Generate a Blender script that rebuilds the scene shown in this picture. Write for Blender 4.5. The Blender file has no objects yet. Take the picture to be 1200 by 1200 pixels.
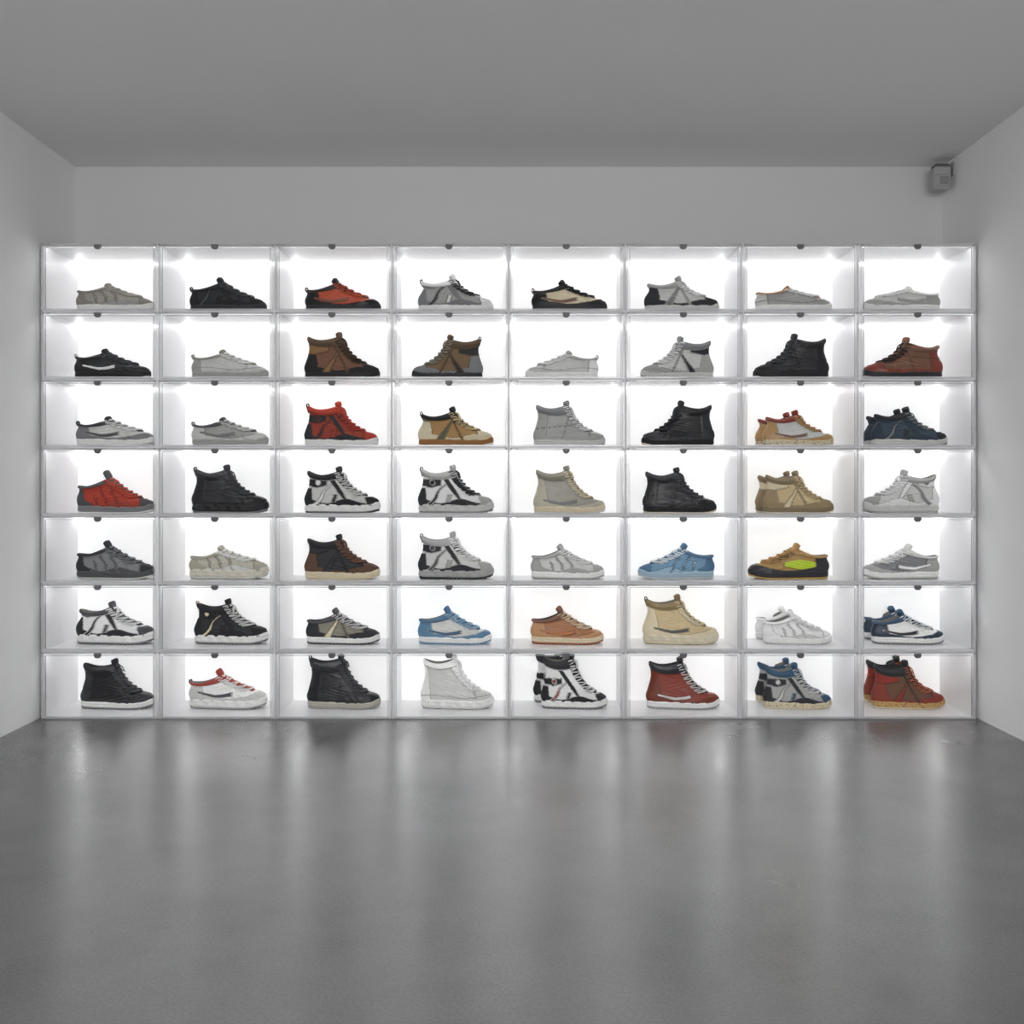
import bpy, math, random
import numpy as np
from mathutils import Vector
random.seed(4)
S=bpy.context.scene
S.view_settings.view_transform='Standard'
S.view_settings.look='None'
F=1100.0; D=4.0; CZ=0.985; PXM=275.0
def hexc(h):
    o=[]
    for i in (0,2,4):
        c=int(h[i:i+2],16)/255
        o.append(c/12.92 if c<=.04045 else ((c+.055)/1.055)**2.4)
    return tuple(o)+(1,)
# ------------------------------------------------ materials
def newmat(name):
    m=bpy.data.materials.new(name); m.use_nodes=True
    return m,m.node_tree,m.node_tree.nodes['Principled BSDF']
def paint(name,col,rough=.6,nscale=6,var=.04,bump=0):
    m,nt,b=newmat(name); N=nt.nodes.new; Lk=nt.links.new
    tc=N('ShaderNodeTexCoord'); n=N('ShaderNodeTexNoise'); n.inputs['Scale'].default_value=nscale; n.inputs['Detail'].default_value=2
    Lk(tc.outputs['Object'],n.inputs['Vector'])
    r=N('ShaderNodeMixRGB'); r.inputs[1].default_value=tuple(c*(1-var) for c in col[:3])+(1,); r.inputs[2].default_value=tuple(min(1,c*(1+var)) for c in col[:3])+(1,)
    Lk(n.outputs['Fac'],r.inputs[0]); Lk(r.outputs[0],b.inputs['Base Color'])
    b.inputs['Roughness'].default_value=rough
    return m
cache={}
def shoemat(h,kind='fabric'):
    k=(h,kind)
    if k not in cache:
        if kind=='speck':
            m,nt,b=newmat('speckled_sole_'+h); N=nt.nodes.new; Lk=nt.links.new
            tc=N('ShaderNodeTexCoord'); n=N('ShaderNodeTexNoise'); n.inputs['Scale'].default_value=130; n.inputs['Detail'].default_value=3
            Lk(tc.outputs['Object'],n.inputs['Vector'])
            cr=N('ShaderNodeValToRGB'); cr.color_ramp.elements[0].position=.36; cr.color_ramp.elements[1].position=.46
            c=hexc(h); cr.color_ramp.elements[0].color=tuple(x*.35 for x in c[:3])+(1,); cr.color_ramp.elements[1].color=c
            Lk(n.outputs['Fac'],cr.inputs[0]); Lk(cr.outputs[0],b.inputs['Base Color']); b.inputs['Roughness'].default_value=.7
            cache[k]=m
        else:
            r={'fabric':.7,'leather':.36,'rubber':.5}[kind]
            cache[k]=paint(kind+'_'+h,hexc(h),r,60 if kind!='fabric' else 260,.12 if kind!='fabric' else .25)
    return cache[k]

def mesh_obj(name,V,Fc,mats,mi=None,smooth=False,parent=None,loc=(0,0,0)):
    me=bpy.data.meshes.new(name); me.from_pydata([tuple(v) for v in V],[],Fc); 
    for m in mats: me.materials.append(m)
    if mi is not None: me.polygons.foreach_set('material_index',mi)
    if smooth: me.polygons.foreach_set('use_smooth',[True]*len(me.polygons))
    me.update()
    o=bpy.data.objects.new(name,me); S.collection.objects.link(o); o.location=loc
    if parent: o.parent=parent
    return o
class MB:
    def __init__(s): s.V=[];s.F=[];s.M=[]
    def add(s,V,Fc,m):
        n=len(s.V); s.V+= [tuple(map(float,v)) for v in V]
        s.F+=[tuple(i+n for i in f) for f in Fc]
        s.M+= ([m]*len(Fc) if isinstance(m,int) else list(m))
    def box(s,x0,x1,y0,y1,z0,z1,m=0,ch=0):
        if ch<=0:
            V=[(x,y,z) for x in(x0,x1) for y in(y0,y1) for z in(z0,z1)]
            s.add(V,[(0,1,3,2),(4,6,7,5),(0,4,5,1),(2,3,7,6),(0,2,6,4),(1,5,7,3)],m); return
        V=[];idx={}
        for i,x in enumerate((x0,x1)):
            for j,y in enumerate((y0,y1)):
                for k,z in enumerate((z0,z1)):
                    sx,sy,sz=(1,-1)[i]*ch,(1,-1)[j]*ch,(1,-1)[k]*ch
                    idx[i,j,k]=len(V)
                    V+=[(x,y+sy,z+sz),(x+sx,y,z+sz),(x+sx,y+sy,z)]
        Fc=[]
        for a in (0,1):
            q=[idx[a,0,0],idx[a,1,0],idx[a,1,1],idx[a,0,1]]; Fc.append(tuple(q))
            q=[idx[0,a,0]+1,idx[1,a,0]+1,idx[1,a,1]+1,idx[0,a,1]+1]; Fc.append(tuple(q))
            q=[idx[0,0,a]+2,idx[1,0,a]+2,idx[1,1,a]+2,idx[0,1,a]+2]; Fc.append(tuple(q))
        for a in (0,1):
            for b in (0,1):
                Fc.append((idx[a,b,0],idx[a,b,1],idx[a,b,1]+1,idx[a,b,0]+1))
                Fc.append((idx[a,0,b],idx[a,1,b],idx[a,1,b]+2,idx[a,0,b]+2))
                Fc.append((idx[0,a,b]+1,idx[1,a,b]+1,idx[1,a,b]+2,idx[0,a,b]+2))
        for i in idx.values(): Fc.append((i,i+1,i+2))
        s.add(V,Fc,m)
    def tube(s,P,r,m,n=6,closed=False):
        P=np.array(P,float); K=len(P)
        T=np.gradient(P,axis=0)
        if closed: T=np.roll(P,-1,0)-np.roll(P,1,0)
        T/= (np.linalg.norm(T,axis=1,keepdims=True)+1e-9)
        up=np.array([.13,.21,.97]); V=[]
        for i in range(K):
            a=np.cross(T[i],up); a/=np.linalg.norm(a)+1e-9; b=np.cross(T[i],a)
            for j in range(n):
                t=2*math.pi*j/n; V.append(P[i]+r*(math.cos(t)*a+math.sin(t)*b))
        Fc=[]
        for i in range(K if closed else K-1):
            i2=(i+1)%K
            for j in range(n):
                Fc.append((i*n+j,i*n+(j+1)%n,i2*n+(j+1)%n,i2*n+j))
        if not closed: Fc+= [tuple(range(n))[::-1],tuple((K-1)*n+j for j in range(n))]
        s.add(V,Fc,m)
    def obj(s,name,mats,smooth=False,parent=None,loc=(0,0,0)):
        o=mesh_obj(name,s.V,s.F,mats,s.M,smooth,parent,loc)
        import bmesh
        bm=bmesh.new(); bm.from_mesh(o.data); bmesh.ops.recalc_face_normals(bm,faces=bm.faces); bm.to_mesh(o.data); bm.free()
        return o

# ------------------------------------------------ room
XL,XR=-2.022,1.992; YB=.345; YF=-6.0; ZC=2.472
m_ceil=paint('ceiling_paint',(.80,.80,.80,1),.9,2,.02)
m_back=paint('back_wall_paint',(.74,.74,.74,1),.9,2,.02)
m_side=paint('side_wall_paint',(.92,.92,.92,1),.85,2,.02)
def slab(name,x0,x1,y0,y1,z0,z1,m):
    b=MB(); b.box(x0,x1,y0,y1,z0,z1); return b.obj(name,[m])
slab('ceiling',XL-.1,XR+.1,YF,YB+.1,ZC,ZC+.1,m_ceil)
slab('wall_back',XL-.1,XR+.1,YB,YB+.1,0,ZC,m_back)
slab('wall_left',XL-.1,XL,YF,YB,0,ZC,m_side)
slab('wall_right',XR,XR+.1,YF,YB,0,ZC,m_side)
# concrete floor
m,nt,b=newmat('polished_concrete'); N=nt.nodes.new; Lk=nt.links.new
tc=N('ShaderNodeTexCoord')
n1=N('ShaderNodeTexNoise'); n1.inputs['Scale'].default_value=1.6; n1.inputs['Detail'].default_value=6; n1.inputs['Roughness'].default_value=.6
n2=N('ShaderNodeTexNoise'); n2.inputs['Scale'].default_value=140; n2.inputs['Detail'].default_value=3
Lk(tc.outputs['Object'],n1.inputs['Vector']); Lk(tc.outputs['Object'],n2.inputs['Vector'])
cr=N('ShaderNodeValToRGB'); cr.color_ramp.elements[0].position=.3; cr.color_ramp.elements[1].position=.7
cr.color_ramp.elements[0].color=(.115,.115,.113,1); cr.color_ramp.elements[1].color=(.17,.17,.168,1); Lk(n1.outputs['Fac'],cr.inputs[0])
cr2=N('ShaderNodeValToRGB'); cr2.color_ramp.elements[0].position=.3; cr2.color_ramp.elements[1].position=.7
cr2.color_ramp.elements[0].color=(.86,.86,.86,1); cr2.color_ramp.elements[1].color=(1.08,1.08,1.08,1); Lk(n2.outputs['Fac'],cr2.inputs[0])
mx=N('ShaderNodeMixRGB'); mx.blend_type='MULTIPLY'; mx.inputs[0].default_value=1; Lk(cr.outputs[0],mx.inputs[1]); Lk(cr2.outputs[0],mx.inputs[2])
Lk(mx.outputs[0],b.inputs['Base Color'])
mr=N('ShaderNodeMapRange'); mr.inputs['To Min'].default_value=.20; mr.inputs['To Max'].default_value=.31; Lk(n1.outputs['Fac'],mr.inputs['Value']); Lk(mr.outputs[0],b.inputs['Roughness'])
b.inputs['Specular IOR Level'].default_value=1.0
bp=N('ShaderNodeBump'); bp.inputs['Strength'].default_value=.05; bp.inputs['Distance'].default_value=.002; Lk(n2.outputs['Fac'],bp.inputs['Height']); Lk(bp.outputs[0],b.inputs['Normal'])
slab('floor',XL-.1,XR+.1,YF,YB+.1,-.1,0,m)

# ------------------------------------------------ display wall
def emis(name,strength,col=(1,1,1,1),base=(.9,.9,.9,1)):
    m,nt,b=newmat(name); b.inputs['Base Color'].default_value=base
    b.inputs['Emission Color'].default_value=col; b.inputs['Emission Strength'].default_value=strength; b.inputs['Roughness'].default_value=.5
    return m
m_led=emis('led_strip',4); m_fillf=emis('added_fill_strip',10); m_spot=emis('led_corner_spot',20); m_addglow=emis('added_glow_panel',.38)
m_white=paint('white_acrylic',(.87,.87,.88,1),.35,3,.01)
def acrylic(name,tl,gl,col):
    m,nt,b=newmat(name); nt.nodes.remove(b); N=nt.nodes.new; Lk=nt.links.new
    out=[n for n in nt.nodes if n.type=='OUTPUT_MATERIAL'][0]
    t=N('ShaderNodeBsdfTransparent'); t.inputs[0].default_value=(.97,.97,.975,1)
    g=N('ShaderNodeBsdfGlossy'); g.inputs['Roughness'].default_value=.08; g.inputs[0].default_value=(.9,.9,.9,1)
    l=N('ShaderNodeBsdfTranslucent'); l.inputs[0].default_value=col
    d=N('ShaderNodeBsdfDiffuse'); d.inputs[0].default_value=col
    a=N('ShaderNodeMixShader'); a.inputs[0].default_value=.5; Lk(l.outputs[0],a.inputs[1]); Lk(d.outputs[0],a.inputs[2])
    c=N('ShaderNodeMixShader'); c.inputs[0].default_value=tl; Lk(t.outputs[0],c.inputs[1]); Lk(a.outputs[0],c.inputs[2])
    e=N('ShaderNodeMixShader'); e.inputs[0].default_value=gl; Lk(c.outputs[0],e.inputs[1]); Lk(g.outputs[0],e.inputs[2])
    Lk(e.outputs[0],out.inputs[0]); return m
m_frame=acrylic('acrylic_frame',.5,.08,(.92,.92,.93,1))
m_lip=acrylic('acrylic_lip_edge',.6,.1,(.45,.45,.46,1))
m_clip=paint('grey_clip',(.32,.32,.33,1),.5)
m_knob=paint('grey_finger_pull',(.16,.16,.165,1),.45)
case=bpy.data.objects.new('shoe_display_case',None); S.collection.objects.link(case)
NX,NZ=8,7; CW=137/PXM; X0=(48-600)/PXM; ZT=(572-285)/PXM+CZ; CH=ZT/NZ; TP=.008
X1=X0+NX*CW; YBK=.325
pl=MB()
for i in range(NX+1):
    x=X0+i*CW; a=x-TP/2; b_=x+TP/2
    if i==0:a,b_=x,x+TP
    if i==NX:a,b_=x-TP,x
    pl.box(a,b_,.012,YBK,0.0,ZT)
for j in range(NZ+1):
    z=j*CH; a=z-TP/2; c_=z+TP/2
    if j==0:a,c_=0.001,TP
    if j==NZ:a,c_=z-TP,z
    for i in range(NX):
        xa_,xb_=X0+i*CW+TP/2,X0+(i+1)*CW-TP/2
        pl.box(xa_,xb_,.012,YBK,a,c_)
        if j>0: pl.box(xa_,xb_,.009,.012,a-.006,c_)  # added valance, blocks the direct view of the front strip
pl.obj('shelf_plates',[m_white],parent=case)
bk=MB(); bk.box(X0,X1,YBK,YBK+.012,.001,ZT); bk.obj('back_panel_added_glow',[m_addglow],parent=case)  # white panel with glow added to even out box brightness
fr=MB(); led=MB(); fillf=MB(); sp=MB(); kn=MB(); cl=MB()
for j in range(NZ):
    zt=(j+1)*CH-TP/2-(TP/2 if j==NZ-1 else 0)
    for i in range(NX):
        xa=X0+i*CW+.0022; xb=X0+(i+1)*CW-.0022; za=j*CH+.0022; zb=(j+1)*CH-.0022; w=.0105
        fr.box(xa,xa+w,-.006,.006,za,zb,0,.002); fr.box(xb-w,xb,-.006,.006,za,zb,0,.002)
        fr.box(xa+w,xb-w,-.006,.006,za,za+w*.8,0,.002); fr.box(xa+w,xb-w,-.006,.006,zb-w,zb,0,.002)
        e=.0150
        fr.box(xa+e,xa+e+.0022,-.002,.004,za+w*.8,zb-e,1); fr.box(xb-e-.0022,xb-e,-.002,.004,za+w*.8,zb-e,1)
        fr.box(xa+e,xb-e,-.002,.004,zb-e-.0022,zb-e,1)
        led.box(xa+.02,xb-.02,YBK-.012,YBK-.004,zt-.009,zt-.003)
        fillf.box(xa+.02,xb-.02,.015,.024,zt-.0045,zt-.0015)  # added fill strip hidden behind the top bar, brightens shoe fronts
        for xx in (xa+.012,xb-.024):
            sp.box(xx,xx+.012,YBK-.018,YBK-.006,zt-.018,zt-.006)
        cx=(xa+xb)/2-.004; cz=zb-.012; R=.0155; n=18
        def disc(r,y,dz=0): return [(cx+r*math.cos(a),y,cz+dz+max(-.9*r,min(.45*r,r*math.sin(a)))) for a in [2*math.pi*k/n for k in range(n)]]
        V=disc(R,-.0062)+disc(R,-.012)+disc(R*.8,-.015)
        Fc=[tuple(range(2*n,3*n))]
        for q in range(2):
            for k in range(n): Fc.append((q*n+k,q*n+(k+1)%n,(q+1)*n+(k+1)%n,(q+1)*n+k))
        kn.add(V,Fc,0)
        for xx in (xa+.03,xb-.012,xa+.004):
            cl.box(xx,xx+.008,-.009,-.0062,zb-.009,zb-.003)
fr.obj('box_frames',[m_frame,m_lip],parent=case)
led.obj('led_strips_rear',[m_led],parent=case); fillf.obj('added_fill_strips',[m_fillf],parent=case); sp.obj('led_corner_spots',[m_spot],parent=case)
kn.obj('finger_pulls',[m_knob],parent=case); cl.obj('door_clips',[m_clip],parent=case)

# ------------------------------------------------ shoes
def crom(P,t):
    P=np.array(P,float); n=len(P)-1; x=np.clip(t,0,1)*n
    i=np.minimum(x.astype(int),n-1); f=(x-i)[...,None]
    p0=P[np.maximum(i-1,0)];p1=P[i];p2=P[i+1];p3=P[np.minimum(i+2,n)]
    return .5*((2*p1)+(-p0+p2)*f+(2*p0-5*p1+4*p2-p3)*f**2+(-p0+3*p1-3*p2+p3)*f**3)
def sstep(x,a,b):
    t=np.clip((x-a)/(b-a),0,1); return t*t*(3-2*t)
def zones(style,X,t,b,u,dX,hi,flags):
    z=np.zeros(X.shape,int)
    def put(m,v): z[m]=v
    eye=(dX<.09)&(b>.46)&(X<.76)
    if style=='court':
        put((X<.23-.22*t)&(b<.86),1)
        put((X>.77-.1*np.clip(t-.05,0,1))&(t<.03+.34*(X-.75)),1)
        put((t<.03+.02*np.sin(X*9))&(X>.2)&(X<.77),1)
        tc=.045+.55*np.where(X>.36,(X-.36)**2,0)+.22*np.where(X<.36,.36-X,0)
        if 'y' in flags: put((np.abs(t-.085)<.062-.35*(X-.38)**2-.12*np.abs(X-.38))&(X<.60)&(X>.19),3)
        else: put((np.abs(t-tc)<.010+.03*(X-.1))&(X>.14)&(X<.60)&(dX>.05),3)
        put(eye,1); put(b>.86,2)
    elif style=='runner':
        put(t<.035+.025*np.sin(13*X),1)
        ph=np.mod((X+.55*t+.012*np.sin(45*t))*7.5,1)
        put((np.abs(ph-.5)<.06+.4*np.clip(t-.02,0,.3))&(X>.26)&(X<.66)&(dX>.07)&(t<.2),3)
        put((np.abs(ph-.5)<.03)&(X>.26)&(X<.66)&(dX>.07),1)
        put((X>.87-.2*t)&(t<.12),2); put((X<.15-.2*t)|((X<.24)&(t<.07+.03*np.sin(20*X))),2); put(eye,1); put(b>.92,2)
    elif style=='tech':
        put(t<.045+.028*np.sin(12*X+1),1)
        put((np.abs(X-.20-.8*(t-.05)-.02*np.sin(25*t))<.018+.1*np.clip(.16-t,0,.2))&(t<.28),3)
        put((np.abs(X-.60+.7*(t-.02))<.018+.12*np.clip(t-.02,0,.15)),1)
        put((np.abs(X-.40-.3*t)<.028)&(t<.13)&(t>.03),2)
        put((X<.13-.1*t)&(t<.22),1); put((X>.85-.3*t)&(t<.10),2); put(eye,1)
        if hi:
            put((t>.22+.25*np.abs(X-.18))&(t<.34)&(X<.32),1)
            put((X-.20)**2+(t-.29)**2<.035**2,3)
        put(b>.88,2)
    elif style=='boot':
        put(X>.80-.25*t,1); put(X<.17+.1*t,1); put((t<.035),1)
        put((np.abs(t-.15-.1*X)<.0035)&(X<.55),4); put((np.abs(X-.40-.3*t)<.0035),4); put(eye,2); put(b>.86,2)
    elif style=='hiker':
        put(X>.82-.25*t,1); put((X<.22-.2*t),1); put((t<.045+.025*np.sin(10*X)),1)
        put((np.abs(X-.34-.6*(t-.05))<.02+.16*np.clip(.2-t,0,.2)),3); put((np.abs(X-.60+.5*t)<.012),2); put(eye,2)
        if hi: put((t>.24+.2*np.abs(X-.15))&(X<.34)&(dX>.08),3)
        put(b>.87,2)
    else:
        put(X<.15-.1*t,1); put(eye,1); put(b>.92,2)
        put((np.abs(X-.78+.3*t)<.004),4); put((np.abs(t-.045-.02*np.sin(8*X))<.003),4)
    return z
def make_shoe(name,L,H,style,cols,flags,flip):
    base,A,B,acc,sole,out,lace=cols
    h=H/L; s=.125 if 'k' in flags else .098; hi=h>.495 and 'l' not in flags
    bigt=.075 if hi else .045+max(0,h-.38)*.35
    zf=h-bigt-.004
    if hi:
        zh=zf-(-.008 if h>.56 else .03)
        s0=s+.13; q=lambda f:s0+f*(zf-s0)
        FP=[(1,s-.015),(.999,s+.03),(.975,s+.068),(.91,s+.098),(.81,s+.122),(.70,q(.16)),(.605,q(.42)),(.535,q(.72)),(.485,zf)]
        r=lambda f:s+.13+f*(zh-s-.13)
        HP=[(.025,s-.015),(.012,s+.02),(.004,s+.055),(.006,s+.09),(.02,s+.13),(.05,r(.25)),(.072,r(.5)),(.066,r(.76)),(.046,zh)]
    else:
        zh=max(zf*.88,s+.17) if h<.42 else zf*.80
        s0=s+.112; q=lambda f:s0+f*(zf-s0)
        FP=[(1,s-.015),(.999,s+.027),(.975,s+.060),(.91,s+.088),(.82,s+.11),(.72,q(.20)),(.61,q(.48)),(.52,q(.78)),(.44,zf)]
        r=lambda f:s+.0+f*(zh-s)
        HP=[(.025,s-.015),(.010,r(.12)),(.003,r(.24)),(.002,r(.36)),(.008,r(.5)),(.020,r(.62)),(.030,r(.75)),(.030,r(.88)),(.018,zh)]
    hw=.158*L if not hi else .155*L
    wx=lambda X:np.interp(X,[0,.1,.25,.45,.6,.74,.88,1],[.66,.72,.76,.78,.9,1,.97,.88])
    def surf(b,th):
        f=crom(FP,b); g=crom(HP,b)
        u=(1-np.cos(th))/2; X=g[...,0]+u*(f[...,0]-g[...,0])
        sag=(.055 if hi else .042)*sstep(b,.55,1)
        Z=g[...,1]+u*(f[...,1]-g[...,1])-sag*4*u*(1-u)*(1-.5*(u-.5))
        p=.62+.2*b
        Y=hw*wx(X)*(1-.22*sstep(b,.15,.8))*np.sign(np.sin(th))*np.abs(np.sin(th))**p
        return np.stack([X*L,-Y,Z*L],-1),X,Z,u,f[...,0]-X
    K,T=64,168
    bb=np.linspace(0,1,K)[:,None]*np.ones((1,T)); th=(np.arange(T)*2*math.pi/T)[None,:]*np.ones((K,1))
    P,X,Z,u,dX=surf(bb,th)
    gu=np.roll(P,-1,1)-np.roll(P,1,1); gv=np.gradient(P,axis=0)
    nrm=np.cross(gu,gv); nrm/= (np.linalg.norm(nrm,axis=2,keepdims=True)+1e-9)
    if (nrm[:,:]*(P-P.mean(axis=(0,1)))).sum()<0: nrm=-nrm
    zz=zones(style,X,Z-s,bb,u,dX,hi,flags)
    disp=np.choose(zz,[0,.0024,.0018,.0028,-.0010])
    for _ in range(2): # soften panel edges
        disp=(disp+np.roll(disp,1,1)+np.roll(disp,-1,1)+np.vstack([disp[:1],disp[:-1]])+np.vstack([disp[1:],disp[-1:]]))/5
    disp=disp+.0045*np.exp(-((bb-.94)/.05)**2)
    sd=random.random()*6
    disp=disp+.0013*np.sin(34*X+9*np.sin(22*Z+sd)+sd)*np.sin(28*Z+sd)*(sstep(X,.2,.4))+.0014*np.sin(60*(X+.8*Z))*np.exp(-((X-.68)/.08)**2)
    P=P+nrm*disp[...,None]
    mb=MB(); V=P.reshape(-1,3)
    Fc=[];M=[]
    zs=zz.copy(); df=(zz!=np.roll(zz,-1,1)); df[:-1]|=(zz[:-1]!=zz[1:]); zs[df]=4
    for k in range(K-1):
        for t in range(T):
            t2=(t+1)%T; Fc.append((k*T+t,k*T+t2,(k+1)*T+t2,(k+1)*T+t)); M.append(int(zs[k,t]))
    mb.add(V,Fc,M)
    top=P[-1]; c=top.mean(0); rings=[top]
    for sc,dz in ((.97,.0035),(.90,.004),(.82,0),(.78,-.02),(.74,-.05)):
        r_=c+(top-c)*np.array([sc,sc,1]); r_[:,2]=top[:,2]+dz; rings.append(r_)
    V=np.concatenate(rings); Fc=[];M=[]
    for k in range(len(rings)-1):
        for t in range(T): Fc.append((k*T+t,k*T+(t+1)%T,(k+1)*T+(t+1)%T,(k+1)*T+t)); M.append(2 if k<2 else 8)
    Fc.append(tuple((len(rings)-1)*T+t for t in range(T))); M.append(8); mb.add(V,Fc,M)
    # sole
    th1=np.arange(T)*2*math.pi/T; Pb,Xb,_,_,_=surf(np.zeros(T),th1)
    cxy=np.array([.5*L,0]); d=Pb[:,:2]-cxy
    tg=np.roll(Pb,-1,0)-np.roll(Pb,1,0); no=np.stack([tg[:,1],-tg[:,0]],-1); no/=np.linalg.norm(no,axis=1,keepdims=True)+1e-9
    if (no*d).sum()<0: no=-no
    zt=s*L+.012*L*np.sin(Xb*7)*(.6)+.03*L*sstep(Xb,.88,1)+.02*L*(1-sstep(Xb,0,.12))
    zb=.035*L*np.clip((Xb-.78)/.22,0,1)**2+.015*L*np.clip((.08-Xb)/.08,0,1)**2
    chunky='k' in flags
    prof=[(0,-.004),(.0,.001),(.10,.0035),(.22,.004),(.24,.0015),(.28,.0015),(.31,.0045),(.55,.0060),(.60,.0035),(.64,.0055),(.88,.004),(1,.002),(1.0,-.004)]
    rings=[]
    tooth=(np.sin(Xb*L*2*math.pi/.017)>0)*1.0
    for q_,(f,o) in enumerate(prof):
        oo=np.full(T,o)
        if chunky and .3<f<1: oo=oo+.0028*np.sin(Xb*2*math.pi*7+f*3)
        xy=Pb[:,:2]+no*oo[:,None]
        z=zb+(zt-zb)*f
        if q_<=1: z=z+tooth*(.004 if chunky else .0018)
        rings.append(np.column_stack([xy,z]))
    V=np.concatenate(rings); Fc=[];M=[]
    for k in range(len(rings)-1):
        for t in range(T): Fc.append((k*T+t,k*T+(t+1)%T,(k+1)*T+(t+1)%T,(k+1)*T+t)); M.append(6 if k<4 else 5)
    n0=len(V); V=np.vstack([V,[[.5*L,0,.004]]])
    for t in range(T): Fc.append((t,(t+1)%T,n0)); M.append(6)
    mb.add(V,Fc,M)
    # tongue
    bt=np.linspace(.46,1,14); R=crom(FP,bt)*L
    tanv=R[-1]-R[-3]; tanv/=np.linalg.norm(tanv); tanv=tanv*.5+np.array([.0,.95])*.5; tanv/=np.linalg.norm(tanv)
    ext=(bigt*L)/max(.5,tanv[1]); pts=[R[i] for i in range(14)]+[R[-1]+tanv*ext*f for f in (.3,.6,.88,1)]
    pts=np.array(pts); tt=np.gradient(pts,axis=0); tt/=np.linalg.norm(tt,axis=1,keepdims=True)
    nn=np.column_stack([tt[:,1],-tt[:,0]]); nn*=np.sign(nn[:,:1]+1e-9)
    NS=9; V=[]
    for i,p in enumerate(pts):
        w=(.058+.018*i/17)*L*(1 if i<16 else .9-.2*(i-16)); tf=1+.7*(i>13)*(i<17); tk=1+1.5*(i>13)*(i<17)
        sec=[]
        for k in range(NS):
            y=-1+2*k/(NS-1); o=(.006*(1-y*y)+.0005)*tf; sec.append((p[0]+nn[i,0]*o,w*y,p[1]+nn[i,1]*o))
        for k in range(NS-1,-1,-1):
            y=-1+2*k/(NS-1); o=-.007*(1-.5*y*y)*tk; sec.append((p[0]+nn[i,0]*o,w*y*.98,p[1]+nn[i,1]*o))
        V+=sec
    n=2*NS; Fc=[]
    for i in range(len(pts)-1):
        for k in range(n): Fc.append((i*n+k,i*n+(k+1)%n,(i+1)*n+(k+1)%n,(i+1)*n+k))
    Fc+=[tuple(range(n)),tuple((len(pts)-1)*n+k for k in range(n))]
    mb.add(V,Fc,9)
    # laces
    nl=7 if h>.56 else (6 if hi else 5)
    bs=np.linspace(.50,.96,nl); dl=(bs[1]-bs[0])*.42
    for bj in bs:
        for sg in (1,-1):
            ph=np.linspace(-.9,.9,11); Q,_,_,_,_=surf(bj+sg*dl*ph*.9,math.pi+ph)
            nq=np.array([.6,0,.8]) if bj<.8 or not hi else np.array([.9,0,.4])
            off=.0040+.006*(1-(ph/.9)**2)
            Q=Q+nq*off[:,None]+np.column_stack([np.zeros(11),np.sign(Q[:,1])*.0040*np.abs(ph),np.zeros(11)])
            mb.tube(Q,.0025,7,5)
    # bow
    kp=crom(FP,np.array([.95]))[0]*L; kp=np.array([kp[0]+.010,0,kp[1]+.002])
    ln=.028 if 'x' not in flags else .06
    for sg in (1,-1):
        dirv=np.array([.35,sg*.7,-.45 if 'x' not in flags else -.8]); dirv/=np.linalg.norm(dirv); upv=np.array([.25,0,.9])
        a=np.linspace(0,2*math.pi,13)[:-1]
        loop=[kp+dirv*ln*(1-math.cos(x))/2+upv*.006*math.sin(x)+np.array([0,0,-.012*((1-math.cos(x))/2)**2]) for x in a]
        mb.tube(loop,.0020,7,5,True)
        tl=[kp+np.array([.010*f,sg*.034*f,.002*f-.035*f*f]) for f in np.linspace(0,1,6)]
        mb.tube(tl,.0018,7,5)
    # heel pull tab
    if 't' in flags:
        hp=crom(HP,np.array([.86,1.0]))*L
        tb=[(hp[0][0]-.003,0,hp[0][1]),(hp[1][0]-.006,0,hp[1][1]+.001),(hp[1][0]-.005,0,hp[1][1]+.010),(hp[1][0]+.002,0,hp[1][1]+.012),(hp[1][0]+.008,0,hp[1][1]-.006)]
        for y in (-.006,-.002,.002,.006):
            mb.tube([(a_[0],y,a_[2]) for a_ in tb],.0022,3,6)
    V=np.array(mb.V)
    if flip: V[:,0]=L-V[:,0]
    mb.V=[tuple(v) for v in V]
    sm='speck' if 's' in flags else 'rubber'
    lk='leather' if style in('court','boot','plain') else 'fabric'
    bc=hexc(base); lum=sum(bc[:3])/3
    def dk(hx,f):
        return ''.join('%02X'%int(int(hx[i:i+2],16)*f) for i in (0,2,4))
    mats=[shoemat(base,lk),shoemat(A,lk),shoemat(B,lk),shoemat(acc,lk),shoemat(dk(base,.76) if lum>.05 else '101012',lk),shoemat(sole,sm),shoemat(out,'rubber'),shoemat(lace),shoemat('2A2A2B' if lum<.3 else '77756F'),shoemat(B)]
    return mb.obj(name,mats,True)

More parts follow.
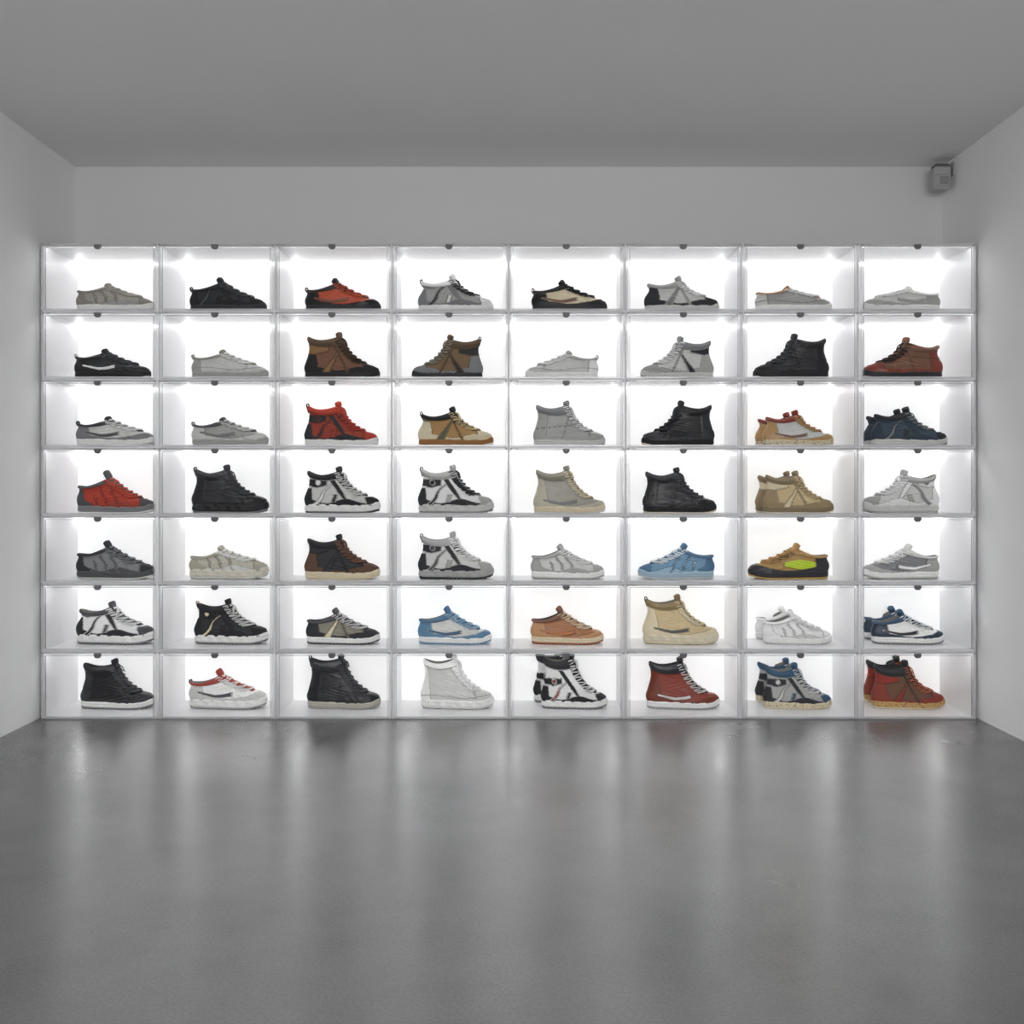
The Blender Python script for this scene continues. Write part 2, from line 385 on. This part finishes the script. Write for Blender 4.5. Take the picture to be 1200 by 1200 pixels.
W='F0F0EE';W2='D0D0CD';G1='A9A9A7';G2='7F8082';G3='4C4D50';K='1A1B1E';K2='2A2B2F';CR='DDD0B2';TN='B08A58';BR='7A5440';RD='B03C2A';RB='86392A';NV='26364A';BL='7499B5';BL2='9DB9CC';LM='B8D030';OL='8C887A';BG='CDB88E';OR='B8703F';GN='5A6150'
T_=[
(0,0,90,180,326,1,'runner',('A9A59B',G1,'8F8B82',W2,W,G1,'B8B4AA'),''),
(0,1,223,311,319,1,'tech',(K2,K,K,G3,K2,W,G3),'tl'),
(0,2,358,445,320,1,'court',('C2553A',K,K,BR,K2,W2,'C2553A'),'tl'),
(0,3,490,577,315,1,'tech',(G1,G2,W,K2,W,G1,K2),'t'),
(0,4,623,710,322,1,'court',(CR,K,K,BR,K2,W,K),'tl'),
(0,5,755,841,317,1,'hiker',(W2,K2,G1,G2,W2,G2,W),''),
(0,6,885,973,329,1,'plain',(G1,W2,'A9835F',G2,W,W2,W),''),
(0,7,1012,1101,330,-1,'court',(W2,G1,W,G1,W,'B5A58A',W),''),
(1,0,88,175,403,1,'court',(K2,K,K,W,K,W2,G3),'t'),
(1,1,225,313,404,1,'plain',(W2,G1,OL,G1,G1,W2,W),'t'),
(1,2,357,444,383,1,'hiker',(BR,K,'5A4632','8E6B42',K,G1,'3A2A1E'),''),
(1,3,484,566,386,-1,'hiker',('7A6247',G2,'5A4632',K2,K2,G2,OL),'t'),
(1,4,617,701,405,-1,'plain',(W2,W,G1,G1,W,W2,W),'t'),
(1,5,752,836,388,-1,'hiker',(W2,G1,G2,K2,W2,K2,W),''),
(1,6,884,971,385,-1,'boot',(K2,K,K,K,K,W,G3),''),
(1,7,1012,1104,389,-1,'boot',(BR,RB,BR,RB,K2,G1,K),''),
(2,0,90,180,484,1,'court',(W2,G2,K2,G3,W,G1,W),'t'),
(2,1,225,313,485,1,'court',(G1,W2,G3,G2,G1,W2,W2),'t'),
(2,2,357,442,466,1,'tech',('963A2A',K2,RD,K2,W,W,RD),'t'),
(2,3,490,577,472,1,'hiker',(TN,CR,K,GN,'9A6A38',W,BG),'t'),
(2,4,625,708,465,1,'boot',(G1,G1,G2,W2,W2,G1,W),'x'),
(2,5,753,837,465,-1,'boot',(K,K2,K,K,K,CR,K2),'s'),
(2,6,885,975,476,1,'court',(W2,'B8925F',RB,BR,CR,W2,'B8925F'),'ps'),
(2,7,1012,1108,472,1,'tech',('3A4A56','2C3A48',K2,G2,W2,G2,G2),'p'),
(3,0,91,180,548,1,'runner',(RD,'9A3E2C',G3,'BE4630',G2,W,'C9503A'),'l'),
(3,1,225,313,541,1,'boot',(K2,K,K2,G3,K,G2,G3),'tk'),
(3,2,357,444,543,1,'tech',(W2,K,K,W,W,K2,W2),'k'),
(3,3,490,577,541,1,'tech',(W,K2,G1,K,W2,G2,K2),'tk'),
(3,4,625,708,542,1,'court',('A5A196','BDB8A6',OL,G2,CR,W2,CR),''),
(3,5,753,838,544,1,'boot',(K2,K,K2,K,K,CR,G3),'s'),
(3,6,885,975,548,1,'hiker',(BG,'9C8868','8A7A60',CR,'8A7A5C',CR,BG),'p'),
(3,7,1012,1100,547,-1,'tech',(W2,W,G1,G2,W2,G1,W),'k'),
(4,0,90,180,632,1,'runner',(G2,G3,K2,K2,G3,W2,G2),'l'),
(4,1,222,313,638,1,'runner',('BDB9AC',W2,'A9A594',G1,'D6D1C2',W2,W),'kl'),
(4,2,357,444,624,1,'hiker',(K2,'5A4030',K,K2,CR,CR,BR),''),
(4,3,490,577,621,1,'tech',(W2,K2,G1,G3,G1,K2,W),'tk'),
(4,4,622,707,636,1,'runner',(W2,G1,G1,G2,W,G1,W),'l'),
(4,5,749,837,635,-1,'runner',(BL,BL2,'4F7390',W,'A5BCCB',W2,W),'l'),
(4,6,878,971,635,-1,'court',('A8874F',K2,TN,LM,K2,'C4A058',TN),'ly'),
(4,7,1012,1100,636,-1,'court',(G2,G1,W2,W,W,G1,W),'l'),
(5,0,90,180,703,1,'tech',(W,K2,G3,K,W,G2,W),'k'),
(5,1,228,313,700,1,'tech',(K2,K,K,CR,W,G2,W2),'tk'),
(5,2,359,444,711,1,'hiker',(OL,K2,G3,CR,W,G3,W2),'l'),
(5,3,490,575,709,1,'court',(W2,'5B84A3','4A708F','3B5B78',W,BL,BL2),'l'),
(5,4,622,706,709,1,'court',('A8724C','BF8F66',BR,OR,CR,'A0502E',CR),'l'),
(5,5,753,840,695,1,'court',(BG,CR,'8A7650',G3,'DDD3BC',CR,CR),'kt'),
(5,6,885,973,713,1,'runner',(W,W2,W,W2,W,W2,W),'pl'),
(5,7,1012,1104,713,1,'court',(W,NV,'2E4C66',K2,W,G2,W),'pl'),
(6,0,95,180,774,1,'boot',(K,K2,K,K,W,G2,G3),''),
(6,1,222,311,786,1,'court',(W,W2,'9A3A2C',G3,W,G1,W),'tkl'),
(6,2,360,445,768,1,'boot',(K2,K,K2,G3,'B9B6AA',G1,G3),'t'),
(6,3,493,577,769,1,'plain',(W2,W,W,W2,W,W2,W),'k'),
(6,4,625,710,768,1,'tech',(W,K,K2,RB,W,G2,W),'pk'),
(6,5,757,842,772,1,'court',(RB,'70301F',K2,W2,W,G1,W2),''),
(6,6,885,973,779,1,'tech',(G1,K2,'31506A',W2,CR,CR,W2),'ps'),
(6,7,1012,1105,776,1,'hiker',('6A4A38',RB,K2,'8C2F24','C9A26A',CR,'B0603F'),'ps'),
]
base_y=[360.5,439,519,598,676,752,831]
front_d=[.03,.03,.03,.05,.11,.13,.13]
def nm(h,style,flags):
    if style=='boot': return 'lace_up_boot'
    if style=='runner': return 'running_shoe'
    return 'high_top_sneaker' if h>.495 and 'l' not in flags else 'low_top_sneaker'
for (r,c,xl,xr,yt,dr_,st,cols,fl) in T_:
    zfl=(NZ-1-r)*CH+TP/2 if r<6 else TP
    dep=front_d[r]+.053
    sc=F/(D+dep)
    pair='p' in fl
    a=xl+(9 if pair else 0); L=(xr-a)/sc
    H=(base_y[r]-yt)/sc+(.002)
    h=H/L
    o=make_shoe(nm(h,st,fl),L,H,st,cols,fl,dr_<0)
    o.location=((a-600)/sc,dep,zfl+.0003)
    if pair:
        d2=dep+.118; s2=F/(D+d2)
        o2=bpy.data.objects.new(o.name.split('.')[0],o.data); S.collection.objects.link(o2)
        o2.location=((xl-600)/s2,d2,zfl+.0003)

# ------------------------------------------------ corner sensor
m_dev=paint('grey_plastic',(.42,.42,.42,1),.5); m_dk=paint('dark_grille',(.12,.12,.12,1),.6)
sb=MB(); cx,cy,cz=1.932,.24,2.385
sb.box(cx-.038,cx+.038,cy-.035,cy+.03,cz-.058,cz+.045,0,.008)
sb.box(cx-.030,cx+.030,cy-.043,cy-.033,cz-.045,cz+.005,0,.004)
for k in range(4): sb.box(cx-.02,cx+.02,cy-.0445,cy-.042,cz-.038+k*.009,cz-.035+k*.009,1)
sb.box(cx-.028,cx+.036,cy-.02,cy+.03,cz+.045,cz+.060,1,.004)
sb.box(cx+.015,XR,cy+.0,cy+.02,cz+.035,cz+.052,0,.003)
sb.box(XR-.008,XR,cy-.02,cy+.04,cz+.01,cz+.070,0,.002)
sb.obj('wall_motion_sensor',[m_dev,m_dk])

# ------------------------------------------------ added fill light, unseen behind the viewer, + world + camera
la=bpy.data.lights.new('added_fill_light','AREA'); la.shape='RECTANGLE'; la.size=3.6; la.size_y=1.6; la.energy=72
lo=bpy.data.objects.new('added_fill_light',la); S.collection.objects.link(lo); lo.location=(0,-5.9,1.6); lo.rotation_euler=(math.radians(92),0,0)
w=bpy.data.worlds.new('soft_grey'); S.world=w; w.use_nodes=True
w.node_tree.nodes['Background'].inputs[0].default_value=(1,1,1,1); w.node_tree.nodes['Background'].inputs[1].default_value=.3
cam=bpy.data.cameras.new('camera'); co=bpy.data.objects.new('camera',cam); S.collection.objects.link(co); S.camera=co
co.location=(0,-D,CZ); co.rotation_euler=(math.pi/2,0,0)
cam.sensor_width=36; cam.lens=36*F/1200; cam.shift_y=-28/1200; cam.clip_start=.05
